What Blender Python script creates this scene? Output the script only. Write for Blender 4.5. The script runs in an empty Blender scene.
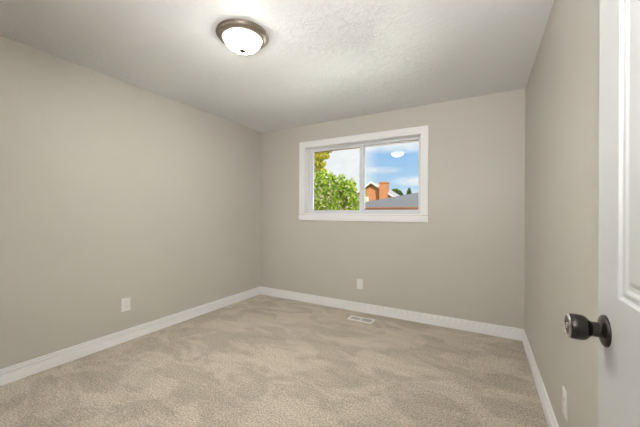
import bpy, math, random
from mathutils import Vector, Matrix, Euler
random.seed(7)
C = bpy.context.scene.collection
R = math.radians

# ------------------------------------------------------------------ camera
cam_d = bpy.data.cameras.new('camera')
cam_d.sensor_width = 36.0
cam_d.lens = 293.49 / 640 * 36.0
cam_d.clip_start = 0.02
cam_d.clip_end = 500
cam = bpy.data.objects.new('camera', cam_d)
C.objects.link(cam)
cam.matrix_world = (Matrix.Translation((0, 0, 1.2105)) @ Matrix.Rotation(R(29.1646), 4, 'Z')
                    @ Matrix.Rotation(R(90.11), 4, 'X') @ Matrix.Rotation(R(0.3645), 4, 'Z'))
bpy.context.scene.camera = cam

# ------------------------------------------------------------------ exposure
vs = bpy.context.scene.view_settings
vs.view_transform = 'Standard'
vs.look = 'None'
vs.exposure = 1.06
vs.gamma = 1.0
vs.use_curve_mapping = False

# light levels, all in one place
SKY = .52
SUN = 2.4
LAMP_SHADE = 175.0
HALL_FILL = 31.0
SKY_FILL = 2.5
SILL_FILL = 46.0


# ------------------------------------------------------------------ node helpers
class NT:
    def __init__(s, tree):
        s.t = tree
        s.n = tree.nodes
        s.l = tree.links

    def node(s, typ, **kw):
        n = s.n.new(typ)
        for k, v in kw.items():
            if k in n.bl_rna.properties:
                setattr(n, k, v)
            else:
                s.put(n.inputs[k.replace('_', ' ')], v)
        return n

    def put(s, inp, v):
        if isinstance(v, bpy.types.NodeSocket):
            s.l.new(v, inp)
        else:
            inp.default_value = v

    def math(s, op, a, b=0.0, c=0.0, clamp=False):
        n = s.n.new('ShaderNodeMath')
        n.operation = op
        n.use_clamp = clamp
        for i, v in enumerate((a, b, c)):
            s.put(n.inputs[i], v)
        return n.outputs[0]

    def ramp(s, fac, stops, interp='LINEAR'):
        n = s.n.new('ShaderNodeValToRGB')
        n.color_ramp.interpolation = interp
        e = n.color_ramp.elements
        while len(e) < len(stops):
            e.new(0.5)
        for el, (p, c) in zip(e, stops):
            el.position = p
            el.color = (*c, 1) if len(c) == 3 else c
        s.put(n.inputs[0], fac)
        return n.outputs[0]

    def mix(s, fac, a, b):
        n = s.n.new('ShaderNodeMix')
        n.data_type = 'RGBA'
        s.put(n.inputs[0], fac)
        for i, v in ((6, a), (7, b)):
            if not isinstance(v, bpy.types.NodeSocket) and len(v) == 3:
                v = (*v, 1)
            s.put(n.inputs[i], v)
        return n.outputs[2]

    def noise(s, vec, scale, detail=2, rough=.5, dist=0.0):
        n = s.n.new('ShaderNodeTexNoise')
        s.put(n.inputs['Vector'], vec)
        n.inputs['Scale'].default_value = scale
        n.inputs['Detail'].default_value = detail
        n.inputs['Roughness'].default_value = rough
        n.inputs['Distortion'].default_value = dist
        return n.outputs['Fac']

    def mapping(s, vec, loc=(0, 0, 0), rot=(0, 0, 0), scale=(1, 1, 1)):
        n = s.n.new('ShaderNodeMapping')
        s.put(n.inputs['Vector'], vec)
        n.inputs['Location'].default_value = loc
        n.inputs['Rotation'].default_value = rot
        n.inputs['Scale'].default_value = scale
        return n.outputs[0]

    def bump(s, h, strength, dist):
        n = s.n.new('ShaderNodeBump')
        n.inputs['Strength'].default_value = strength
        n.inputs['Distance'].default_value = dist
        s.put(n.inputs['Height'], h)
        return n.outputs[0]


def new_mat(name):
    m = bpy.data.materials.new(name)
    m.use_nodes = True
    nt = NT(m.node_tree)
    bsdf = m.node_tree.nodes['Principled BSDF']
    co = nt.n.new('ShaderNodeTexCoord').outputs['Object']
    return m, nt, bsdf, co


def paint(name, col, rough=.5, spec=.5, metal=0.0, bscale=0, bstr=.1, bdist=.001, var=.02, vscale=3.0):
    m, nt, b, co = new_mat(name)
    f = nt.noise(co, vscale, 3)
    lo = tuple(max(0, c * (1 - var)) for c in col)
    hi = tuple(min(1, c * (1 + var)) for c in col)
    nt.put(b.inputs['Base Color'], nt.ramp(f, [(.3, lo), (.7, hi)]))
    b.inputs['Roughness'].default_value = rough
    b.inputs['Specular IOR Level'].default_value = spec
    b.inputs['Metallic'].default_value = metal
    if bscale:
        nt.put(b.inputs['Normal'], nt.bump(nt.noise(co, bscale, 3), bstr, bdist))
    return m


# ------------------------------------------------------------------ world: blue sky with drifting white cloud
w = bpy.data.worlds.new('sky')
bpy.context.scene.world = w
w.use_nodes = True
nt = NT(w.node_tree)
bg = w.node_tree.nodes['Background']
d = nt.n.new('ShaderNodeTexCoord').outputs['Generated']
sep = nt.n.new('ShaderNodeSeparateXYZ')
nt.put(sep.inputs[0], d)
az = nt.math('MULTIPLY', nt.math('ARCTAN2', sep.outputs[0], sep.outputs[1]), 57.2958)   # degrees east of the view through the window
el = nt.math('MULTIPLY', nt.math('ARCSINE', sep.outputs[2]), 57.2958)
blue = nt.ramp(nt.math('DIVIDE', el, 40.0, clamp=True),
               [(0.0, (.62, .76, .90)), (.12, (.47, .68, .90)), (.36, (.24, .50, .86)), (1.0, (.12, .30, .70))])
n1 = nt.noise(nt.mapping(d, scale=(1, 1, 2.6)), 7.0, 6, .6, .3)


def puff(a0, e0, ra, re, amt):
    q = nt.math('ADD', nt.math('POWER', nt.math('DIVIDE', nt.math('SUBTRACT', az, a0), ra), 2.0),
                nt.math('POWER', nt.math('DIVIDE', nt.math('SUBTRACT', el, e0), re), 2.0))
    return nt.math('MULTIPLY', nt.math('SUBTRACT', 1.0, q, clamp=True), amt)


n2 = nt.noise(nt.mapping(d, scale=(1, 1, 2.0)), 30.0, 5, .6, .2)
tot = nt.math('MULTIPLY', nt.math('SUBTRACT', n1, .54, clamp=True), 2.2)
# long bank to the west, thin puffs in the north
bank = nt.ramp(nt.math('DIVIDE', nt.math('ADD', az, 60.0), 60.0, clamp=True), [(.635, (1, 1, 1)), (.70, (0, 0, 0))])
tot = nt.math('ADD', tot, nt.math('MULTIPLY', bank, .95))
for a in ((-17.6, 8.4, 4.5, .8, .6), (-11.0, 6.2, 5.0, 1.1, .9), (-13.0, 3.9, 5.5, 1.2, .45),
          (-13.0, 13.6, 12, 2.4, 1.1)):
    tot = nt.math('ADD', tot, nt.math('MULTIPLY', puff(*a), nt.math('ADD', n2, .35)))
tot = nt.math('MINIMUM', tot, .97)
white = nt.ramp(n2, [(.3, (.86, .88, .91)), (.7, (.97, .97, .98))])
nt.put(bg.inputs[0], nt.mix(tot, blue, white))
bg.inputs[1].default_value = SKY

# ------------------------------------------------------------------ sun and added fill lights
sd = bpy.data.lights.new('sun', 'SUN')
sd.energy = SUN
sd.angle = R(.6)
sd.color = (1, .95, .87)
so = bpy.data.objects.new('sun', sd)
C.objects.link(so)
so.rotation_euler = Vector((-.50, .70, -.72)).to_track_quat('-Z', 'Y').to_euler()

hd = bpy.data.lights.new('hall_fill', 'AREA')  # added fill behind the camera, aimed up at the ceiling like a flash
hd.shape = 'RECTANGLE'
hd.size = .35
hd.size_y = .5
hd.energy = HALL_FILL
hd.color = (1, .985, .96)
ho = bpy.data.objects.new('hall_fill', hd)
C.objects.link(ho)
ho.location = (-.08, -.36, 1.60)
ho.rotation_euler = Vector((-.40, .7, .95)).to_track_quat('-Z', 'Z').to_euler()

# added wide sun lamp, strengthens the sky's light through the window
nd = bpy.data.lights.new('sky_fill', 'SUN')
nd.energy = SKY_FILL
nd.angle = R(110)
nd.color = (.93, .97, 1)
no = bpy.data.objects.new('sky_fill', nd)
C.objects.link(no)
no.rotation_euler = Vector((.15, -1, -.38)).to_track_quat('-Z', 'Y').to_euler()

# added area light outside below the sill, brightens ceiling and upper walls
gd = bpy.data.lights.new('sill_fill', 'AREA')
gd.shape = 'RECTANGLE'
gd.size = 2.2
gd.size_y = 1.0
gd.energy = SILL_FILL
gd.color = (1, .99, .95)
go = bpy.data.objects.new('sill_fill', gd)
C.objects.link(go)
go.location = (-1.45, 4.25, .70)
go.rotation_euler = Vector((0, -.75, .66)).to_track_quat('-Z', 'Y').to_euler()


# ------------------------------------------------------------------ mesh helpers
class MB:
    def __init__(s):
        s.v = []
        s.f = []

    def add(s, vs_, fs):
        o = len(s.v)
        s.v += [tuple(v) for v in vs_]
        s.f += [tuple(i + o for i in f) for f in fs]
        return s

    def box(s, x0, x1, y0, y1, z0, z1, M=None):
        vs_ = [Vector((x, y, z)) for x in (x0, x1) for y in (y0, y1) for z in (z0, z1)]
        if M is not None:
            vs_ = [M @ v for v in vs_]
        return s.add(vs_, [(0, 1, 3, 2), (4, 6, 7, 5), (0, 4, 5, 1), (2, 3, 7, 6), (0, 2, 6, 4), (1, 5, 7, 3)])

    def lathe(s, prof, n=48, M=None, closed=False):
        """prof: (radius, height) revolved about Z"""
        M = M or Matrix()
        rows = []
        for r, z in prof:
            if r < 1e-6:
                rows.append([len(s.v)])
                s.v.append(tuple(M @ Vector((0, 0, z))))
            else:
                rows.append(list(range(len(s.v), len(s.v) + n)))
                for i in range(n):
                    a = 2 * math.pi * i / n
                    s.v.append(tuple(M @ Vector((r * math.cos(a), r * math.sin(a), z))))
        for a, b in zip(rows, rows[1:]):
            for i in range(n):
                j = (i + 1) % n
                if len(a) == 1 and len(b) == 1:
                    continue
                if len(a) == 1:
                    s.f.append((a[0], b[i], b[j]))
                elif len(b) == 1:
                    s.f.append((a[i], a[j], b[0]))
                else:
                    s.f.append((a[i], a[j], b[j], b[i]))
        return s

    def sweep(s, prof, path, close_path=False):
        """prof: closed list of 2D (out, up); path: list of (origin, out_vec, up_vec)"""
        n = len(prof)
        base = len(s.v)
        for o, a, b in path:
            for p in prof:
                s.v.append(tuple(Vector(o) + Vector(a) * p[0] + Vector(b) * p[1]))
        k = len(path)
        for i in range(k if close_path else k - 1):
            A = base + i * n
            B = base + ((i + 1) % k) * n
            for j in range(n):
                jj = (j + 1) % n
                s.f.append((A + j, A + jj, B + jj, B + j))
        if not close_path:
            s.f.append(tuple(base + j for j in range(n)))
            s.f.append(tuple(base + (k - 1) * n + j for j in reversed(range(n))))
        return s

    def tube(s, pts, radii, n=8):
        rows = []
        for i, p in enumerate(pts):
            p = Vector(p)
            q = Vector(pts[min(i + 1, len(pts) - 1)]) - Vector(pts[max(i - 1, 0)])
            q.normalize()
            u = q.orthogonal().normalized() if i == 0 else (u - q * u.dot(q)).normalized()
            v = q.cross(u)
            rows.append(len(s.v))
            for k in range(n):
                a = 2 * math.pi * k / n
                s.v.append(tuple(p + (u * math.cos(a) + v * math.sin(a)) * radii[i]))
        for a, b in zip(rows, rows[1:]):
            for k in range(n):
                s.f.append((a + k, a + (k + 1) % n, b + (k + 1) % n, b + k))
        s.f.append(tuple(rows[0] + k for k in reversed(range(n))))
        s.f.append(tuple(rows[-1] + k for k in range(n)))
        return s

    def build(s, name, mat, parent=None, bevel=0, smooth=False, seg=2, origin=None, fix=True):
        vv = s.v
        me = bpy.data.meshes.new(name)
        if origin is not None:
            vv = [tuple(Vector(v) - Vector(origin)) for v in vv]
        me.from_pydata(vv, [], s.f)
        me.update()
        if fix:
            import bmesh
            bm = bmesh.new()
            bm.from_mesh(me)
            bmesh.ops.recalc_face_normals(bm, faces=bm.faces)
            bm.to_mesh(me)
            bm.free()
        me.materials.append(mat)
        o = bpy.data.objects.new(name, me)
        C.objects.link(o)
        if origin is not None:
            o.location = origin
        if parent is not None:
            o.parent = parent
        if smooth:
            for p in me.polygons:
                p.use_smooth = True
            if smooth != 'all':
                try:
                    me.set_sharp_from_angle(angle=R(smooth if smooth is not True else 35))
                except Exception:
                    pass
        if bevel:
            b = o.modifiers.new('bevel', 'BEVEL')
            b.width = bevel
            b.segments = seg
            b.limit_method = 'ANGLE'
            b.angle_limit = R(40)
        return o


def tag(o, label=None, cat=None, group=None, kind=None):
    if label:
        o['label'] = label
    if cat:
        o['category'] = cat
    if group:
        o['group'] = group
    if kind:
        o['kind'] = kind
    return o


def empty(name, loc=(0, 0, 0), rz=0):
    o = bpy.data.objects.new(name, None)
    o.empty_display_size = .1
    C.objects.link(o)
    o.location = loc
    o.rotation_euler = (0, 0, rz)
    return o


# ------------------------------------------------------------------ materials
def mat_wall():
    m, nt, b, co = new_mat('greige_wall_paint')
    f = nt.noise(co, 1.3, 2)
    nt.put(b.inputs['Base Color'], nt.ramp(f, [(.3, (.535, .514, .464)), (.7, (.550, .529, .478))]))
    b.inputs['Roughness'].default_value = .42
    b.inputs['Specular IOR Level'].default_value = .35
    peel = nt.noise(co, 55, 3, .5)
    # trowelled skip marks, sparse
    tr = nt.ramp(nt.noise(co, 9, 5, .62, 1.2), [(.56, (0, 0, 0)), (.60, (1, 1, 1))])
    mask = nt.ramp(nt.noise(co, 1.7, 1), [(.52, (0, 0, 0)), (.66, (1, 1, 1))])
    h = nt.math('ADD', nt.math('MULTIPLY', peel, .22), nt.math('MULTIPLY', nt.math('MULTIPLY', tr, mask), .5))
    nt.put(b.inputs['Normal'], nt.bump(h, .32, .0022))
    return m


def mat_ceiling():
    m, nt, b, co = new_mat('textured_white_ceiling')
    b.inputs['Base Color'].default_value = (.80, .81, .815, 1)
    b.inputs['Roughness'].default_value = .38
    b.inputs['Specular IOR Level'].default_value = .5
    a = nt.noise(co, 10, 6, .62, 1.6)
    ridge = nt.math('ABSOLUTE', nt.math('SUBTRACT', a, .5))
    ridge = nt.ramp(ridge, [(0, (1, 1, 1)), (.045, (.15, .15, .15)), (.12, (0, 0, 0))])
    plate = nt.ramp(nt.noise(co, 16, 4, .55, .8), [(.50, (0, 0, 0)), (.56, (1, 1, 1))])
    mask = nt.ramp(nt.noise(co, 1.6, 2), [(.38, (.3, .3, .3)), (.62, (1, 1, 1))])
    h = nt.math('ADD', nt.math('MULTIPLY', ridge, .6), nt.math('MULTIPLY', plate, .4))
    h = nt.math('MULTIPLY', h, mask)
    sx = nt.n.new('ShaderNodeSeparateXYZ')      # trowelled thinner towards the right wall
    nt.put(sx.inputs[0], co)
    h = nt.math('MULTIPLY', h, nt.ramp(nt.math('MULTIPLY', sx.outputs[0], -1.0, clamp=True), [(.05, (.12, .12, .12)), (.85, (1, 1, 1))]))
    h = nt.math('ADD', h, nt.math('MULTIPLY', nt.noise(co, 70, 3), .18))
    nt.put(b.inputs['Normal'], nt.bump(h, .75, .006))
    return m


def mat_carpet():
    m, nt, b, co = new_mat('beige_cut_pile_carpet')
    # brushed pile: patches where the nap lies one way or the other, left by a vacuum cleaner
    warp = nt.noise(nt.mapping(co, rot=(0, 0, .5), scale=(1.0, 1.5, 1)), 2.3, 6, .62, .6)
    nap = nt.ramp(warp, [(.455, (0, 0, 0)), (.50, (.5, .5, .5)), (.545, (1, 1, 1))])
    strk = nt.noise(nt.mapping(co, rot=(0, 0, -.7), scale=(.8, 4.0, 1)), 3.0, 4, .6, .5)
    nap = nt.math('ADD', nt.math('MULTIPLY', nap, .65), nt.math('MULTIPLY', nt.ramp(strk, [(.38, (0, 0, 0)), (.62, (1, 1, 1))]), .35))
    tuft = nt.noise(co, 95, 3, .75)
    tuft2 = nt.noise(co, 260, 2, .6)
    t = nt.ramp(nt.math('ADD', nt.math('MULTIPLY', tuft, .65), nt.math('MULTIPLY', tuft2, .35)), [(.40, (0, 0, 0)), (.60, (1, 1, 1))])
    base = nt.mix(nap, (.42, .365, .298), (.60, .535, .445))
    dark = nt.mix(t, (.46, .44, .42), (1.36, 1.36, 1.35))
    mul = nt.n.new('ShaderNodeMix')
    mul.data_type = 'RGBA'
    mul.blend_type = 'MULTIPLY'
    mul.inputs[0].default_value = 1
    nt.put(mul.inputs[6], base)
    nt.put(mul.inputs[7], dark)
    nt.put(b.inputs['Base Color'], mul.outputs[2])
    b.inputs['Roughness'].default_value = .95
    b.inputs['Specular IOR Level'].default_value = .1
    b.inputs['Sheen Weight'].default_value = .25
    b.inputs['Sheen Roughness'].default_value = .6
    h = nt.math('ADD', nt.math('MULTIPLY', tuft, .7), nt.math('MULTIPLY', nap, .04))
    nt.put(b.inputs['Normal'], nt.bump(h, .8, .008))
    return m


def mat_brick(name, c1, c2, mortar, sc=1.0):
    m, nt, b, co = new_mat(name)
    s = nt.n.new('ShaderNodeSeparateXYZ')
    nt.put(s.inputs[0], co)
    cmb = nt.n.new('ShaderNodeCombineXYZ')
    nt.put(cmb.inputs[0], nt.math('ADD', s.outputs[0], s.outputs[1]))
    nt.put(cmb.inputs[1], s.outputs[2])
    br = nt.n.new('ShaderNodeTexBrick')
    nt.put(br.inputs['Vector'], cmb.outputs[0])
    br.inputs['Color1'].default_value = (*c1, 1)
    br.inputs['Color2'].default_value = (*c2, 1)
    br.inputs['Mortar'].default_value = (*mortar, 1)
    br.inputs['Scale'].default_value = 1.0
    br.inputs['Brick Width'].default_value = .21 * sc
    br.inputs['Row Height'].default_value = .075 * sc
    br.inputs['Mortar Size'].default_value = .008 * sc
    nt.put(b.inputs['Base Color'], br.outputs['Color'])
    b.inputs['Roughness'].default_value = .9
    nt.put(b.inputs['Normal'], nt.bump(br.outputs['Fac'], -.4, .01))
    return m


def mat_shingle(name, c1, c2):
    m, nt, b, co = new_mat(name)
    f = nt.noise(nt.mapping(co, scale=(1, 4, 4)), 3.0, 5, .7)
    wv = nt.n.new('ShaderNodeTexWave')
    wv.bands_direction = 'Y'
    nt.put(wv.inputs['Vector'], co)
    wv.inputs['Scale'].default_value = 1.1
    wv.inputs['Distortion'].default_value = .4
    k = nt.math('ADD', nt.math('MULTIPLY', f, .75), nt.math('MULTIPLY', wv.outputs['Fac'], .25))
    nt.put(b.inputs['Base Color'], nt.ramp(k, [(.3, c1), (.7, c2)]))
    b.inputs['Roughness'].default_value = .95
    nt.put(b.inputs['Normal'], nt.bump(nt.noise(co, 60, 2), .4, .01))
    return m


def mat_leaf(name, cols, trans=.35):
    m, nt, b, co = new_mat(name)
    g = nt.n.new('ShaderNodeNewGeometry')
    col = nt.ramp(g.outputs['Random Per Island'], [(i / (len(cols) - 1), c) for i, c in enumerate(cols)])
    tr = nt.n.new('ShaderNodeBsdfTranslucent')
    nt.put(tr.inputs[0], col)
    nt.put(b.inputs['Base Color'], col)
    b.inputs['Roughness'].default_value = .6
    b.inputs['Specular IOR Level'].default_value = .25
    mx = nt.n.new('ShaderNodeMixShader')
    mx.inputs[0].default_value = trans
    nt.l.new(b.outputs[0], mx.inputs[1])
    nt.l.new(tr.outputs[0], mx.inputs[2])
    nt.l.new(mx.outputs[0], m.node_tree.nodes['Material Output'].inputs[0])
    return m


WALL = mat_wall()
CEIL = mat_ceiling()
CARPET = mat_carpet()
TRIM = paint('white_trim_enamel', (.86, .86, .865), .35, .5, var=.01)
VINYL = paint('white_vinyl', (.70, .71, .74), .4, .5, var=.01)
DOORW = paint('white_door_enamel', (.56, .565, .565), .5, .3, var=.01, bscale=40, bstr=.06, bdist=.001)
PLATE = paint('white_plastic', (.80, .80, .79), .35, .5, var=.01)
SOCK = paint('white_plastic_socket', (.80, .80, .79), .4, .5, var=.01)
DARKSLOT = paint('dark_slot', (.12, .12, .12), .6)
SCREW = paint('painted_screw', (.6, .6, .58), .35, .5, metal=.4)
BRONZE = paint('dark_bronze_metal', (.055, .049, .046), .22, .5, metal=.85, bscale=400, bstr=.05, bdist=.0003, var=.15)
STEEL = paint('worn_steel', (.45, .43, .41), .28, .5, metal=1)
NICKEL = paint('brushed_brown_nickel', (.30, .255, .215), .33, .5, metal=.75, var=.08, bscale=300, bstr=.05, bdist=.0003)
FINIAL = paint('dark_brass_finial', (.05, .042, .028), .5, .3, metal=.2)
VENT = paint('almond_enamelled_steel', (.86, .84, .80), .4, .5, var=.02)
LOUV = paint('almond_louver_steel', (.66, .65, .61), .45, .5, var=.02)
VENTD = paint('grey_damper_steel', (.20, .21, .22), .5, .5, metal=.3)
SUBFLOOR = paint('drywall_and_board', (.5, .48, .45), .9)

# ------------------------------------------------------------------ room shell
XL, XR, Y, H = -2.949, .3466, 3.442, 2.44
T = .16
OX0, OX1, OZ0, OZ1 = -2.170, -.618, 1.212, 2.128     # window opening
HB = -1.6                                            # back of the hall behind the doorway

tag(MB().box(XL - T, XR + T, HB - T, Y + T, -.20, 0).build('floor', CARPET), kind='structure')
tag(MB().box(XL - T, XR + T, HB - T, Y + T, H, H + .2).build('ceiling', CEIL), kind='structure')
tag(MB().box(XL - T, XL, 0, Y + T, 0, H).build('wall_left', WALL), kind='structure')
tag(MB().box(XR, XR + T, 0, Y + T, 0, H).build('wall_right', WALL), kind='structure')


def wall_with_hole(x0, x1, z0, z1, hx0, hx1, hz0, hz1, y0, y1):
    m = MB()
    xs, zs = [x0, hx0, hx1, x1], [z0, hz0, hz1, z1]
    idx = {}
    for k, y in enumerate((y0, y1)):
        for i, x in enumerate(xs):
            for j, z in enumerate(zs):
                idx[i, j, k] = len(m.v)
                m.v.append((x, y, z))
    for i in range(3):
        for j in range(3):
            if (i, j) == (1, 1) or zs[j + 1] - zs[j] < 1e-6:
                continue
            for k in (0, 1):
                m.f.append((idx[i, j, k], idx[i + 1, j, k], idx[i + 1, j + 1, k], idx[i, j + 1, k]))
    hole = [(1, 1), (2, 1), (2, 2), (1, 2)]
    for (a, b_), (c, d_) in zip(hole, hole[1:] + hole[:1]):
        m.f.append((idx[a, b_, 0], idx[c, d_, 0], idx[c, d_, 1], idx[a, b_, 1]))
    ring = [(0, 0), (1, 0), (2, 0), (3, 0), (3, 1), (3, 2), (3, 3), (2, 3), (1, 3), (0, 3), (0, 2), (0, 1)]
    for (a, b_), (c, d_) in zip(ring, ring[1:] + ring[:1]):
        m.f.append((idx[a, b_, 0], idx[c, d_, 0], idx[c, d_, 1], idx[a, b_, 1]))
    return m


tag(wall_with_hole(XL, XR, 0, H, OX0, OX1, OZ0, OZ1, Y, Y + T).build('wall_back', WALL), kind='structure')
# doorway wall behind the viewer and the bit of hall beyond it
DX0, DX1, DH = -.615, .225, 2.06
m = MB()
m.box(XL - T, DX0, -.12, 0, 0, H)
m.box(DX1, XR + T, -.12, 0, 0, H)
m.box(DX0, DX1, -.12, 0, DH, H)
tag(m.build('wall_front', WALL), kind='structure')
m = MB()
m.box(XL - T, XR + T, HB - T, HB, 0, H)
m.box(XR, XR + T, HB, -.12, 0, H)
m.box(XL - T, XL, HB, -.12, 0, H)
tag(m.build('wall_rear', WALL), kind='structure')

# baseboards: flat board with three beads along the top
BP = [(0, 0), (.0150, 0), (.0150, .0640), (.0142, .0665), (.0085, .0695), (.0078, .0720), (.0082, .0755), (.0128, .0782), (.0135, .0800),
      (.0135, .0860), (.0125, .0885), (.0062, .0910), (.0055, .0930), (.0058, .0965), (.0095, .0990), (.0102, .1010), (.0100, .1060),
      (.0085, .1095), (.0045, .111), (0, .111)]


BP = [(t * 1.2, z) for t, z in BP]


def baseboard(name, a, b_, out):
    o = Vector(out)
    m = MB().sweep(BP, [(a, o, (0, 0, 1)), (b_, o, (0, 0, 1))])
    return tag(m.build(name, TRIM, smooth=40), kind='structure')


baseboard('baseboard_left', (XL, 0, 0), (XL, Y, 0), (1, 0, 0))
baseboard('baseboard_back', (XL, Y, 0), (XR, Y, 0), (0, -1, 0))
baseboard('baseboard_right', (XR, 0, 0), (XR, Y, 0), (-1, 0, 0))
baseboard('baseboard_front', (XL, 0, 0), (DX0 - .06, 0, 0), (0, 1, 0))

# doorway lining
m = MB()
m.box(DX0, DX0 + .018, -.12, 0, 0, DH)
m.box(DX1 - .018, DX1, -.12, 0, 0, DH)
m.box(DX0, DX1, -.12, 0, DH - .018, DH)
m.box(DX0 - .055, DX0 + .006, 0, .013, 0, DH + .055)
m.box(DX0 - .055, DX1 + .055, 0, .013, DH - .006, DH + .055)
m.box(DX1 - .006, DX1 + .055, 0, .013, 0, DH + .055)
tag(m.build('trim_1', TRIM, bevel=.003), kind='structure')

# ------------------------------------------------------------------ window
win = tag(empty('window_1', ((OX0 + OX1) / 2, Y, OZ0)), kind='structure')


def wpart(mb, name, mat, parent=win, bevel=0, smooth=False, kind=None):
    o = mb.build(name, mat, parent, bevel=bevel, smooth=smooth, origin=(win.location if parent is win else None))
    if parent is win:
        o.location = (0, 0, 0)
    return o


def sub(mb, name, mat, parent, bevel=0, smooth=False):
    vv = [tuple(Vector(v) - win.location) for v in mb.v]
    mb.v = vv
    return mb.build(name, mat, parent, bevel=bevel, smooth=smooth)


CW = .078


def frame_sweep(prof, x0, x1, z0, z1, y, sides='LTR'):
    """prof (outward from opening, towards room) swept round an opening with mitres"""
    m = MB()
    corners = {'LB': ((x0, y, z0), (-1, 0, -1)), 'LT': ((x0, y, z1), (-1, 0, 1)),
               'RT': ((x1, y, z1), (1, 0, 1)), 'RB': ((x1, y, z0), (1, 0, -1))}
    if sides == 'LTR':
        path = [((x0, y, z0), (-1, 0, 0), (0, -1, 0)), (corners['LT'][0], corners['LT'][1], (0, -1, 0)),
                (corners['RT'][0], corners['RT'][1], (0, -1, 0)), ((x1, y, z0), (1, 0, 0), (0, -1, 0))]
        return m.sweep(prof, path)
    path = [(corners[k][0], corners[k][1], (0, -1, 0)) for k in ('LB', 'LT', 'RT', 'RB')]
    return m.sweep(prof, path, close_path=True)


CP = [(-.006, 0), (-.006, .008), (-.003, .0105), (.004, .0105), (.008, .0125), (.030, .0125), (.034, .0155), (.060, .0155),
      (.063, .018), (.074, .018), (.078, .015), (.078, 0)]
wpart(frame_sweep(CP, OX0, OX1, OZ0 - .008, OZ1, Y), 'casing', TRIM, smooth=25)
m = MB().box(OX0 - CW, OX1 + CW, Y - .0215, Y, OZ0 - .088, OZ0 - .0135)
wpart(m, 'apron', TRIM, bevel=.004)
m = MB().box(OX0 - .002, OX1 + .002, Y - .004, Y + .10, OZ0 - .0095, OZ0 + .006)
wpart(m, 'window_sill', TRIM, bevel=.002)
m = MB()
m.box(OX0, OX0 + .006, Y - .001, Y + .10, OZ0, OZ1)
m.box(OX1 - .006, OX1, Y - .001, Y + .10, OZ0, OZ1)
m.box(OX0, OX1, Y - .001, Y + .10, OZ1 - .006, OZ1)
wpart(m, 'jamb', TRIM)


def rect_frame(x0, x1, z0, z1, y0, y1, wl, wr, wb, wt):
    m = MB()
    idx = []
    for y in (y0, y1):
        idx.append([(x0, y, z0), (x1, y, z0), (x1, y, z1), (x0, y, z1)])
        idx.append([(x0 + wl, y, z0 + wb), (x1 - wr, y, z0 + wb), (x1 - wr, y, z1 - wt), (x0 + wl, y, z1 - wt)])
    vv = sum(idx, [])
    f = []
    for i in range(4):
        j = (i + 1) % 4
        f += [(i, j, 4 + j, 4 + i), (8 + i, 8 + j, 12 + j, 12 + i), (i, j, 8 + j, 8 + i), (4 + i, 4 + j, 12 + j, 12 + i)]
    return m.add(vv, f)


FX0, FX1, FZ0, FZ1 = OX0 + .006, OX1 - .006, OZ0 + .006, OZ1 - .006
MX = -1.345                     # inner edge of the meeting stile
fr = wpart(rect_frame(FX0, FX1, FZ0, FZ1, Y + .092, Y + .158, .034, .032, .034, .030), 'window_frame', VINYL, bevel=.002)
# fixed light on the right, set further out
fix = wpart(rect_frame(MX - .030, FX1 - .032, FZ0 + .034, FZ1 - .030, Y + .128, Y + .152, .036, .016, .018, .012), 'fixed_sash', VINYL, bevel=.002)
# sliding sash on the left, in the inner track
sl = wpart(rect_frame(FX0 + .030, MX, FZ0 + .022, FZ1 - .018, Y + .098, Y + .124, .046, .052, .022, .022), 'sliding_sash', VINYL, bevel=.0025)


def mat_glass():
    m, nt, b, co = new_mat('window_glass')
    n = nt.n
    tr = n.new('ShaderNodeBsdfTransparent')
    gl = n.new('ShaderNodeBsdfGlossy')
    gl.inputs['Roughness'].default_value = .0
    tr.inputs[0].default_value = (.97, .98, .97, 1)
    fz = n.new('ShaderNodeFresnel')
    fz.inputs[0].default_value = 1.45
    mx = n.new('ShaderNodeMixShader')
    nt.l.new(fz.outputs[0], mx.inputs[0])
    nt.l.new(tr.outputs[0], mx.inputs[1])
    nt.l.new(gl.outputs[0], mx.inputs[2])
    nt.l.new(mx.outputs[0], n['Material Output'].inputs[0])
    return m


GLASS = mat_glass()
sub(MB().box(MX - .002, FX1 - .040, Y + .138, Y + .142, FZ0 + .045, FZ1 - .036), 'pane', GLASS, fix)
sub(MB().box(FX0 + .070, MX - .045, Y + .109, Y + .113, FZ0 + .038, FZ1 - .034), 'pane', GLASS, sl)
m = MB()
m.box(MX - .046, MX - .030, Y + .090, Y + .100, 1.66, 1.74)
m.box(MX - .058, MX - .040, Y + .080, Y + .096, 1.685, 1.715)
sub(m, 'latch', VINYL, sl, bevel=.003)
m = MB().box(FX0 + .03, FX1 - .03, Y + .125, Y + .129, FZ0 + .034, FZ0 + .046)
wpart(m, 'track', VINYL)

# ------------------------------------------------------------------ door (open against the right wall)
DF = .213                       # room-side face
DE, DHI = .832, .022            # leading edge, hinge edge
DT = .035
door = tag(empty('door_1', (DF + DT / 2, DHI, .012)), kind='structure')


def dsub(mb, name, mat, parent=door, **k):
    mb.v = [tuple(Vector(v) - door.location) for v in mb.v]
    return mb.build(name, mat, parent, **k)


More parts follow.
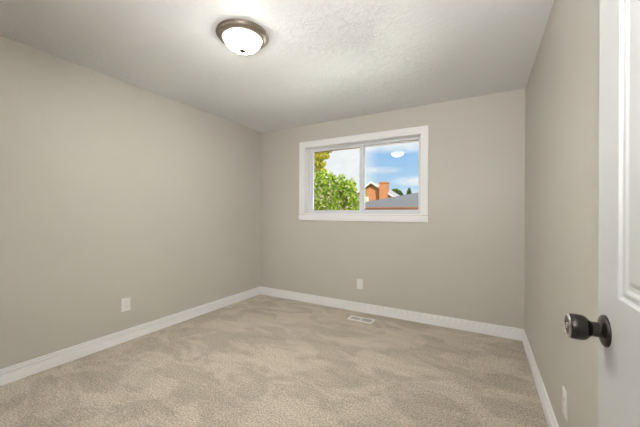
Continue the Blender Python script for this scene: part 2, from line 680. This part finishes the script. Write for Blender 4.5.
def door_leaf():
    m = MB()
    z0, z1 = .012, 2.045
    ys = [DHI, DHI + .104, DHI + .355, DE - .355, DE - .104, DE]
    zs = [z0, .24, .80, 1.061, 1.925, z1]
    rings = [(0, 0), (.0045, .0050), (.0075, .0052), (.012, .0040), (.016, .0044), (.021, .0075), (.029, .0085), (.034, .0045), (.039, .0030)]
    for face, sgn in ((DF, 1), (DF + DT, -1)):
        for i in range(5):
            for j in range(5):
                a, b_, c, d_ = ys[i], ys[i + 1], zs[j], zs[j + 1]
                if i in (1, 3) and j in (1, 3):
                    base = len(m.v)
                    for ins, dep in rings:
                        x = face + sgn * dep
                        m.v += [(x, a + ins, c + ins), (x, b_ - ins, c + ins), (x, b_ - ins, d_ - ins), (x, a + ins, d_ - ins)]
                    for r in range(len(rings) - 1):
                        for q in range(4):
                            q2 = (q + 1) % 4
                            m.f.append((base + r * 4 + q, base + r * 4 + q2, base + r * 4 + 4 + q2, base + r * 4 + 4 + q))
                    e = base + (len(rings) - 1) * 4
                    m.f.append((e, e + 1, e + 2, e + 3))
                else:
                    m.add([(face, a, c), (face, b_, c), (face, b_, d_), (face, a, d_)], [(0, 1, 2, 3)])
    x0, x1 = DF, DF + DT
    for (ya, za), (yb, zb) in (((DHI, z0), (DE, z0)), ((DE, z0), (DE, z1)), ((DE, z1), (DHI, z1)), ((DHI, z1), (DHI, z0))):
        m.add([(x0, ya, za), (x0, yb, zb), (x1, yb, zb), (x1, ya, za)], [(0, 1, 2, 3)])
    return m


leaf = dsub(door_leaf(), 'door_leaf', DOORW)
import bmesh
bm = bmesh.new()
bm.from_mesh(leaf.data)
bmesh.ops.remove_doubles(bm, verts=bm.verts, dist=1e-5)
bmesh.ops.recalc_face_normals(bm, faces=bm.faces)
bm.to_mesh(leaf.data)
bm.free()
bv = leaf.modifiers.new('bevel', 'BEVEL')
bv.width = .0012
bv.segments = 2
bv.limit_method = 'ANGLE'
bv.angle_limit = R(20)

KY, KZ = .787, .982


def knob(side):
    s = -1 if side == 'room' else 1
    x = DF if s < 0 else DF + DT
    M = Matrix.Translation((x, KY, KZ)) @ Matrix.Rotation(R(90 * s), 4, 'Y')     # local +Z points out of the door
    rose = [(0, 0), (.0305, 0), (.0310, .0015), (.0305, .0040), (.0275, .0062), (.021, .0080), (.0165, .0088), (.0150, .0110), (0, .011)]
    long_ = 1.0 if s < 0 else .8
    body = [(.0150, .008), (.0145, .012), (.0143, .0230), (.0150, .0255), (.0175, .0285), (.0222, .0330), (.0243, .0380), (.0250, .0430),
            (.0252, .0500), (.0248, .0570), (.0243, .0590), (.0240, .0600), (.0236, .0610), (.0215, .0640), (.0205, .0648), (.0170, .0650), (.0160, .0640), (.0110, .0636), (0, .0636)]
    body = [(r * 1.01, z * long_ * .925) for r, z in body]
    rs = dsub(MB().lathe(rose, 56, M), 'rose', BRONZE, smooth=50)
    if s < 0:
        rs['label'] = 'round dark bronze rose plate'
    kb = dsub(MB().lathe(body, 56, M), 'door_knob', BRONZE, smooth=50)
    if s < 0:
        kb['label'] = 'dark bronze barrel door knob'
        fr_ = MB().lathe([(.0205, .0575), (.0232, .0572), (.0238, .0582), (.0226, .0600), (.0208, .0608), (.0200, .0600), (.0205, .0575)], 56, M)
        dsub(fr_, 'highlight_ring', STEEL, parent=kb, smooth=60)  # bright ring stands in for the highlight on the front bevel
        b2 = MB().lathe([(0, .060), (.0062, .058), (.0062, .0608), (.0052, .0616), (0, .0616)], 24, M)
        bt = dsub(b2, 'lock_button', STEEL, parent=kb, smooth=40)


knob('room')
knob('wall')
m = MB().box(DF + .005, DF + DT - .005, DE - .001, DE + .0012, KZ - .028, KZ + .028)
dsub(m, 'latch_plate', STEEL)
for z in (.25, 1.05, 1.85):
    m = MB().lathe([(0, 0), (.006, 0), (.006, .09), (0, .09)], 16, Matrix.Translation((DF - .002, DHI - .008, z - .045)))
    dsub(m, 'hinge', STEEL, smooth=40)

# ------------------------------------------------------------------ ceiling light
LC = Vector((-1.456, 1.500, H))
lamp = tag(empty('ceiling_light', LC), 'round flush-mount ceiling light with frosted white bowl and brown metal ring', 'ceiling light')
ring = [(0, 0), (.172, 0), (.1755, -.002), (.1765, -.006), (.1740, -.0100), (.1680, -.0120), (.1665, -.0150), (.1670, -.0195), (.1640, -.024),
        (.1560, -.0300), (.1440, -.0345), (.1360, -.0365), (.1325, -.0355), (.1310, -.031), (.1310, -.012), (0, -.012)]
o = MB().lathe(ring, 96).build('lamp_ring', NICKEL, lamp, smooth=40)


def mat_shade():
    m, nt, b, co = new_mat('lit_frosted_glass')
    lw = nt.n.new('ShaderNodeLayerWeight')
    lw.inputs[0].default_value = .4
    b.inputs['Base Color'].default_value = (.85, .84, .80, 1)
    b.inputs['Roughness'].default_value = .25
    f = nt.noise(co, 9, 2)
    nt.put(b.inputs['Emission Color'], nt.ramp(f, [(.3, (1, .955, .885)), (.7, (1, .965, .905))]))
    sp = nt.n.new('ShaderNodeSeparateXYZ')
    nt.put(sp.inputs[0], co)
    k = nt.n.new('ShaderNodeMapRange')          # glow dimmed towards the rim to weaken the halo on the ceiling
    nt.put(k.inputs[0], sp.outputs[2])
    k.inputs[1].default_value = -.060
    k.inputs[2].default_value = -.104
    k.inputs[3].default_value = LAMP_SHADE * .015
    k.inputs[4].default_value = LAMP_SHADE
    nt.put(b.inputs['Emission Strength'], k.outputs[0])
    return m


prof = [(.1300, -.028)]
for i in range(0, 19):
    t = i / 18 * math.pi / 2
    c = math.cos(t)
    prof.append((.1290 * (.78 * c + .22 * (1 - i / 18)) if i < 18 else 0, -.034 - .074 * math.sin(t)))
MB().lathe(prof, 96).build('lamp_shade', mat_shade(), lamp, smooth='all')
fin = [(0, -.1100), (.0185, -.1085), (.0210, -.1105), (.0195, -.1140), (.0120, -.1175), (.0055, -.1195), (.0042, -.1215), (.0052, -.1245), (.0040, -.1275), (0, -.129)]
fin = [(a * 1.12, z + .0005) for a, z in fin]
MB().lathe(fin, 32).build('finial', FINIAL, lamp, smooth=50)


# ------------------------------------------------------------------ wall plates
def plate_mesh(w_, h_, t_=.006):
    m = MB()
    a, b_ = w_ / 2, h_ / 2
    pr = [(0, 0), (0, t_ * .45), (.002, t_ * .8), (.005, t_)]
    base = 0
    for ins, z in pr:
        m.v += [(-a + ins, -z, -b_ + ins), (a - ins, -z, -b_ + ins), (a - ins, -z, b_ - ins), (-a + ins, -z, b_ - ins)]
    for r in range(3):
        for q in range(4):
            m.f.append((r * 4 + q, r * 4 + (q + 1) % 4, r * 4 + 4 + (q + 1) % 4, r * 4 + 4 + q))
    m.f.append((12, 13, 14, 15))
    m.f.append((3, 2, 1, 0))
    return m


def outlet(loc, rz, label):
    root = tag(empty('wall_outlet', loc, rz), label, 'outlet', None)
    plate_mesh(.079, .125).build('cover_plate', PLATE, root, smooth=30)
    for sz in (-1, 1):
        zc = sz * .0195
        m = MB()
        pts = []
        for i in range(28):
            a = 2 * math.pi * i / 28
            x = .0172 * math.cos(a)
            z = max(-.0135, min(.0135, .0172 * math.sin(a)))
            pts.append((x, z))
        n = len(pts)
        m.v += [(x, -.0055, zc + z) for x, z in pts] + [(x * .97, -.0082, zc + z * .97) for x, z in pts]
        m.f += [(i, (i + 1) % n, n + (i + 1) % n, n + i) for i in range(n)] + [tuple(range(n, 2 * n))]
        so_ = m.build('socket', SOCK, root)
        s = MB()
        s.box(-.0072, -.0058, -.0086, -.0070, zc - .003, zc + .0065)
        s.box(.0055, .0068, -.0086, -.0070, zc - .002, zc + .0055)
        s.lathe([(0, .0086), (.0024, .0086), (.0024, .0070)], 12, Matrix.Translation((0, 0, zc - .0085)) @ Matrix.Rotation(R(90), 4, 'X'))
        s.build('slot', DARKSLOT, so_)
    MB().lathe([(0, .0078), (.0022, .0075), (.0032, .0062), (.0032, .0050)], 16, Matrix.Rotation(R(90), 4, 'X')).build('screw', SCREW, root, smooth=40)
    return root


outlet((XL, 1.533, .347), R(90), 'white duplex electrical outlet on the left wall above the baseboard')
outlet((XR, 1.805, .312), R(-90), 'white wall outlet seen edge-on low on the right wall below the door knob')
root = tag(empty('wall_plate', (-1.344, Y, .341)), 'small white plain cover plate on the back wall below the window', 'wall plate')
plate_mesh(.079, .122).build('cover_plate', PLATE, root, smooth=30)
for z in (-.042, .042):
    MB().lathe([(0, .0078), (.0022, .0075), (.0032, .0062), (.0032, .0050)], 16, Matrix.Translation((0, 0, z)) @ Matrix.Rotation(R(90), 4, 'X')).build('screw', SCREW, root, smooth=40)

# ------------------------------------------------------------------ floor register
vent = tag(empty('floor_vent', (-1.226, 3.180, 0)), 'almond white metal floor register set in the carpet below the back wall', 'vent')
VW, VD = .30, .138
m = MB()
pr = [(0, .001), (.002, .0055), (.008, .0075), (.020, .0080), (.022, .0060), (.022, -.004)]
for ins, z in pr:
    a, b_ = VW / 2 - ins, VD / 2 - ins
    m.v += [(-a, -b_, z), (a, -b_, z), (a, b_, z), (-a, b_, z)]
for r in range(len(pr) - 1):
    for q in range(4):
        m.f.append((r * 4 + q, r * 4 + (q + 1) % 4, r * 4 + 4 + (q + 1) % 4, r * 4 + 4 + q))
m.box(-.006, .006, -VD / 2 + .02, VD / 2 - .02, .001, .0075)
m.build('vent_frame', VENT, vent, smooth=30)
for sgn, nm in ((-1, 'left'), (1, 'right')):
    m = MB()
    n = 13
    for i in range(n):
        x = sgn * (.0125 + i * (.112 / (n - 1)))
        M = Matrix.Translation((x, 0, .0045)) @ Matrix.Rotation(R(66 if sgn < 0 else 12), 4, 'Y')
        m.box(-.0006, .0006, -VD / 2 + .021, VD / 2 - .021, -.0045, .0045, M)
    m.build('louvers', LOUV, vent)
m = MB().box(-VW / 2 + .02, VW / 2 - .02, -VD / 2 + .02, VD / 2 - .02, .0004, .0010)
m.build('damper', VENTD, vent)
MB().box(.132, .136, -.012, .006, .007, .014).build('lever', VENT, vent, bevel=.001)

# ------------------------------------------------------------------ outdoors
GZ = -1.3
GRASS = paint('mown_grass', (.10, .17, .04), .95, .1, var=.35, vscale=1.2, bscale=40, bstr=.6, bdist=.03)
BRICK = mat_brick('orange_brick', (.66, .245, .085), (.60, .205, .07), (.60, .33, .19))
ROOF = mat_shingle('grey_shingles', (.085, .087, .087), (.17, .17, .168))
ROOFL = mat_shingle('pale_shingles', (.26, .24, .23), (.38, .36, .34))
WHITE = paint('white_outdoor_paint', (.80, .78, .74), .6)
COPPER = paint('copper_brown_gutter', (.40, .15, .08), .5, .4, var=.12, vscale=2)
BROWN = paint('brown_eave_paint', (.20, .12, .05), .6)
BARK = paint('grey_brown_bark', (.16, .11, .075), .95, .1, var=.3, vscale=8, bscale=25, bstr=.6, bdist=.02)
PANE = paint('dark_outdoor_pane', (.25, .30, .36), .1, .6)
SIDING = paint('tan_siding', (.45, .38, .30), .8)

m = MB()
m.add([(-90, -40, GZ), (90, -40, GZ), (90, 140, GZ), (-90, 140, GZ)], [(0, 1, 2, 3)])
tag(m.build('lawn', GRASS), kind='structure')
# own outer wall below and eave above the window
m = MB().box(XL - .6, XR + .6, Y + T, Y + T + .02, GZ, H + .1)
mm = wall_with_hole(XL - .6, XR + .6, GZ, H + .1, OX0 - .01, OX1 + .01, OZ0 - .01, OZ1 + .01, Y + T, Y + T + .03)
tag(mm.build('wall_outside', BRICK), kind='structure')
m = MB()
m.box(XL - .8, XR + .8, Y + T, 4.20, 2.262, 2.30)
m.box(XL - .8, XR + .8, 4.20, 4.225, 2.226, 2.42)
tag(m.build('trim_2', BROWN), kind='structure')

# neighbour's garage, hip roof, its eave facing the window
gar = tag(empty('garage', (-1.0, 15, GZ)), 'low neighbouring garage with grey hip roof and copper-brown gutter', 'garage')


def at(mb, root, name, mat, parent=None, **k):
    mb.v = [tuple(Vector(v) - root.location) for v in mb.v]
    return mb.build(name, mat, parent or root, **k)


ex0, ex1, ey0, ey1, ez = -5.85, 5.0, 12.0, 21.0, 1.52
pit = .262
hh = (ey1 - ey0) / 2
rz_ = ez + pit * hh
at(MB().box(ex0 + .5, ex1 - .5, ey0 + .5, ey1 - .5, GZ, ez - .1), gar, 'garage_wall', BRICK)
m = MB()
a0 = (ex0 + hh, ey0 + hh, rz_)
a1 = (ex1 - hh, ey0 + hh, rz_)
top = [(ex0, ey0, ez), (ex1, ey0, ez), (ex1, ey1, ez), (ex0, ey1, ez), a0, a1]
low = [(x, y, z - .10) for x, y, z in top]
fs = [(0, 1, 5, 4), (2, 3, 4, 5), (1, 2, 5), (3, 0, 4)]
m.add(top + low, fs + [tuple(i + 6 for i in reversed(f)) for f in fs] + [(0, 1, 7, 6), (1, 2, 8, 7), (2, 3, 9, 8), (3, 0, 6, 9)])
at(m, gar, 'hip_roof', ROOF)
m = MB()
GP = [(0, 0), (0, .11), (.012, .115), (.10, .115), (.115, .105), (.11, .06), (.075, .02), (.06, 0)]
m.sweep(GP, [((ex0 - .02, ey0, ez - .125), (0, -1, 0), (0, 0, 1)), ((ex1 + .02, ey0, ez - .125), (0, -1, 0), (0, 0, 1))])
at(m, gar, 'gutter', COPPER)
at(MB().box(ex0, ex1, ey0 + .0, ey1, ez - .14, ez - .10), gar, 'soffit', WHITE)

# brick house with chimney
hs = tag(empty('brick_house', (-8.3, 28, GZ)), 'orange brick gabled house with white rake boards and brick chimney', 'house')
px_, pz, py_ = -8.33, 3.86, 24.0
sl_ = .66
hw = 4.2
ezh = pz - sl_ * hw
m = MB()
sec = [(px_ - hw, GZ), (px_ + hw, GZ), (px_ + hw, ezh), (px_, pz), (px_ - hw, ezh)]
m.v += [(x, py_, z) for x, z in sec] + [(x, py_ + 3, z) for x, z in sec]
m.f += [(0, 1, 2, 3, 4), (9, 8, 7, 6, 5)] + [(i, (i + 1) % 5, 5 + (i + 1) % 5, 5 + i) for i in range(5)]
at(m, hs, 'brick_wall', BRICK)
m = MB()
for sg in (-1, 1):
    M = Matrix.Translation((px_, 0, pz + .02)) @ Matrix.Scale(1, 4)
    ov = hw + .45
    p0 = (px_, pz + .02)
    p1 = (px_ + sg * ov, pz + .02 - sl_ * ov)
    m.add([(p0[0], py_ - .25, p0[1]), (p1[0], py_ - .25, p1[1]), (p1[0], py_ + 3.3, p1[1]), (p0[0], py_ + 3.3, p0[1]),
           (p0[0], py_ - .25, p0[1] + .12), (p1[0], py_ - .25, p1[1] + .12), (p1[0], py_ + 3.3, p1[1] + .12), (p0[0], py_ + 3.3, p0[1] + .12)],
          [(0, 1, 2, 3), (4, 5, 6, 7), (0, 1, 5, 4), (1, 2, 6, 5), (2, 3, 7, 6), (3, 0, 4, 7)])
at(m, hs, 'gable_roof', ROOFL)
for sg in (-1, 1):
    m = MB()
    ov = hw + .47
    p0 = (px_, pz + .15)
    p1 = (px_ + sg * ov, pz + .15 - sl_ * ov)
    m.add([(p0[0], py_ - .29, p0[1]), (p1[0], py_ - .29, p1[1]), (p1[0], py_ - .29, p1[1] - .17), (p0[0], py_ - .29, p0[1] - .17),
           (p0[0], py_ - .25, p0[1]), (p1[0], py_ - .25, p1[1]), (p1[0], py_ - .25, p1[1] - .17), (p0[0], py_ - .25, p0[1] - .17)],
          [(0, 1, 2, 3), (7, 6, 5, 4), (0, 1, 5, 4), (1, 2, 6, 5), (2, 3, 7, 6), (3, 0, 4, 7)])
    at(m, hs, 'rake_board', WHITE)
m = MB().box(-7.45, -6.86, py_ - .75, py_, GZ, 3.76)
m.box(-7.49, -6.82, py_ - .79, py_ + .04, 3.76, 3.84)
m.box(-7.38, -6.93, py_ - .68, py_ - .07, 3.84, 3.88)
at(m, hs, 'chimney', BRICK)
wf = at(rect_frame(-8.95, -8.62, 2.0, 2.72, py_ - .06, py_, .06, .06, .06, .06), hs, 'house_window', WHITE)
m = MB().box(-8.89, -8.68, py_ - .03, py_ - .02, 2.06, 2.66)
m.v = [tuple(Vector(v) - hs.location) for v in m.v]
m.build('window_pane', WHITE, wf)


# ------------------------------------------------------------------ plants
def add_leaf(mb, p, size, rnd, elong=1.6):
    n = Vector((rnd.gauss(0, 1), rnd.gauss(0, 1), rnd.gauss(0, 1) + .5)).normalized()
    u = n.orthogonal().normalized()
    a = rnd.uniform(0, 6.283)
    u = (Matrix.Rotation(a, 3, n) @ u)
    v = n.cross(u)
    L = size * rnd.uniform(.7, 1.2) * elong / 2
    W = size * rnd.uniform(.35, .5)
    b0 = len(mb.v)
    mb.v += [tuple(p - u * L), tuple(p + v * W + n * W * .35), tuple(p + u * L), tuple(p - v * W + n * W * .35), tuple(p - u * L * .1)]
    mb.f += [(b0, b0 + 4, b0 + 1), (b0 + 4, b0 + 2, b0 + 1), (b0, b0 + 3, b0 + 4), (b0 + 4, b0 + 3, b0 + 2)]


def foliage(blobs, density, size, rnd, elong=1.6):
    mb = MB()
    for (c, r, w_) in blobs:
        c = Vector(c)
        for i in range(int(density * w_)):
            while True:
                q = Vector((rnd.uniform(-1, 1), rnd.uniform(-1, 1), rnd.uniform(-1, 1)))
                if q.length <= 1:
                    break
            q = q.normalized() * (q.length ** .55)
            add_leaf(mb, c + Vector((q.x * r[0], q.y * r[1], q.z * r[2])), size, rnd, elong)
    return mb


LEAFG = mat_leaf('spring_green_leaf', [(.06, .16, .01), (.30, .50, .03), (.58, .72, .07), (.80, .86, .20)])
LEAFY = mat_leaf('yellow_green_leaf', [(.20, .30, .04), (.70, .62, .05), (.85, .70, .08), (.40, .48, .06)])
BLOSS = mat_leaf('pale_pink_blossom', [(.85, .62, .62), (.90, .78, .76), (.92, .86, .80)], .2)
LEAFD = mat_leaf('dark_green_leaf', [(.05, .11, .02), (.10, .18, .03), (.17, .25, .04)])

rnd = random.Random(3)
tb = Vector((-4.25, 8.9, GZ))
tree = tag(empty('flowering_tree', tb), 'leafy flowering shrub tree with pale pink blossoms filling the left window pane', 'tree')
blobs = []
# upright shoots: crown outline steps down to the right
for (x, zt, w_) in ((-5.25, 2.65, 1), (-5.0, 2.55, 1), (-4.80, 2.60, 1), (-4.62, 2.35, .9), (-4.42, 2.55, 1), (-4.22, 2.50, 1), (-4.02, 2.42, 1),
                    (-3.85, 2.28, .9), (-3.70, 2.20, .9), (-3.55, 2.02, .8), (-3.38, 1.70, .7)):
    for k in range(3):
        yy = 8.9 + rnd.uniform(-.5, .5)
        xx = x * yy / 8.7 + rnd.uniform(-.10, .10)
        z_ = zt + .16 - rnd.uniform(0, .42)
        blobs.append(((xx - tb.x, yy - tb.y, (z_ + GZ * 0 - 1.0) / 1 - tb.z), (.17, .24, 1.0), w_))
for k in range(46):             # thin upright shoots above the crown
    f_ = rnd.random()
    xx = -5.2 + f_ * 1.75
    zt = 2.72 - .62 * f_ ** 1.6 + rnd.uniform(-.25, .12)
    blobs.append(((xx - tb.x + rnd.uniform(-.05, .05), rnd.uniform(-.35, .35), zt - .22 - tb.z), (.045, .05, .26), .05))
crown = foliage(blobs, 800, .062, rnd, 2.0)
crown.build('foliage', LEAFG, tree, fix=False)
bl = foliage([(c, (r[0] * 1.1, r[1] * 1.15, r[2]), w_) for c, r, w_ in blobs], 80, .085, rnd, 1.1)
bl.build('blossoms', BLOSS, tree, fix=False)
m = MB()
for k in range(9):
    a = rnd.uniform(0, 6.28)
    bx, by = rnd.uniform(-.85, .75), rnd.uniform(-.4, .4)
    m.tube([(bx * .15, by * .15, 0), (bx * .5, by * .5, 1.0), (bx * .9, by * .9, 2.2), (bx, by, 2.9 - max(0, bx) * .6)], [.05, .04, .022, .006], 7)
m.build('stem', BARK, tree)

tb2 = Vector((-5.75, 9.9, GZ))
t2 = tag(empty('yellowing_tree', tb2), 'taller tree with yellow-green leaves behind the blossoms at the left window edge', 'tree')
bl2 = [((-.25, 0, 5.0), (.55, .5, .55), 1.0), ((-.3, .1, 4.4), (.60, .5, .5), 1.0), ((.28, 0, 4.98), (.46, .3, .16), .4), ((.15, -.1, 4.4), (.36, .3, .16), .3),
       ((.28, -.05, 4.70), (.34, .3, .10), .25), ((.25, -.05, 4.1), (.3, .3, .16), .3), ((-.4, 0, 3.7), (.7, .5, .5), 1)]
foliage(bl2, 520, .12, rnd, 1.3).build('foliage', LEAFY, t2, fix=False)
m = MB().tube([(0, 0, 0), (-.05, 0, 1.8), (-.15, 0, 3.2), (-.25, 0, 5.1)], [.11, .09, .06, .015], 10)
for q in ((.3, 0, 4.9), (.2, -.1, 4.4), (-.7, .1, 4.6), (-.5, .3, 4.2)):
    m.tube([(-.15, 0, 3.2), ((q[0] - .15) * .6, q[1] * .6, 3.9), q], [.04, .025, .006], 6)
m.build('trunk', BARK, t2)


def far_tree(name, label, cat, loc, blobs, dens, size, th):
    root = tag(empty(name, loc), label, cat)
    foliage(blobs, dens, size, rnd, 1.2).build('foliage', LEAFD, root, fix=False)
    MB().tube([(0, 0, 0), (.05, 0, th * .5), (0, 0, th)], [.22, .18, .06], 8).build('trunk', BARK, root)


far_tree('round_tree', 'round dark green tree behind the brick house, right of its chimney', 'tree', (-10.9, 41.5, GZ),
         [((0, 0, 5.0), (1.05, 1.0, 1.15), 1), ((-.6, 0, 4.5), (.8, .8, .9), .7), ((.6, 0, 4.4), (.7, .8, .9), .7), ((0, 0, 3.2), (1.3, 1.1, 1.4), 1)], 1300, .26, 4.6)
far_tree('conical_tree', 'small pointed dark green tree rising above the grey garage roof', 'tree', (-8.72, 40, GZ),
         [((0, 0, 5.2), (.30, .3, .85), .4), ((0, 0, 4.6), (.48, .45, .8), .6), ((0, 0, 3.4), (.7, .6, 1.3), 1)], 1000, .22, 5.0)
far_tree('low_hedge', 'low line of green bushes along the top of the garage roof', 'hedge', (-8.3, 46, GZ),
         [((x, 0, 4.6 + .15 * math.sin(x * 3)), (.9, .8, .75), .6) for x in (-3.0, -2.0, -1, 0, 1, 2)] +
         [((x, 0, 3.0), (1.2, 1.0, 1.6), 1.0) for x in (-3, -1.5, 0, 1.5)], 700, .25, 3.5)
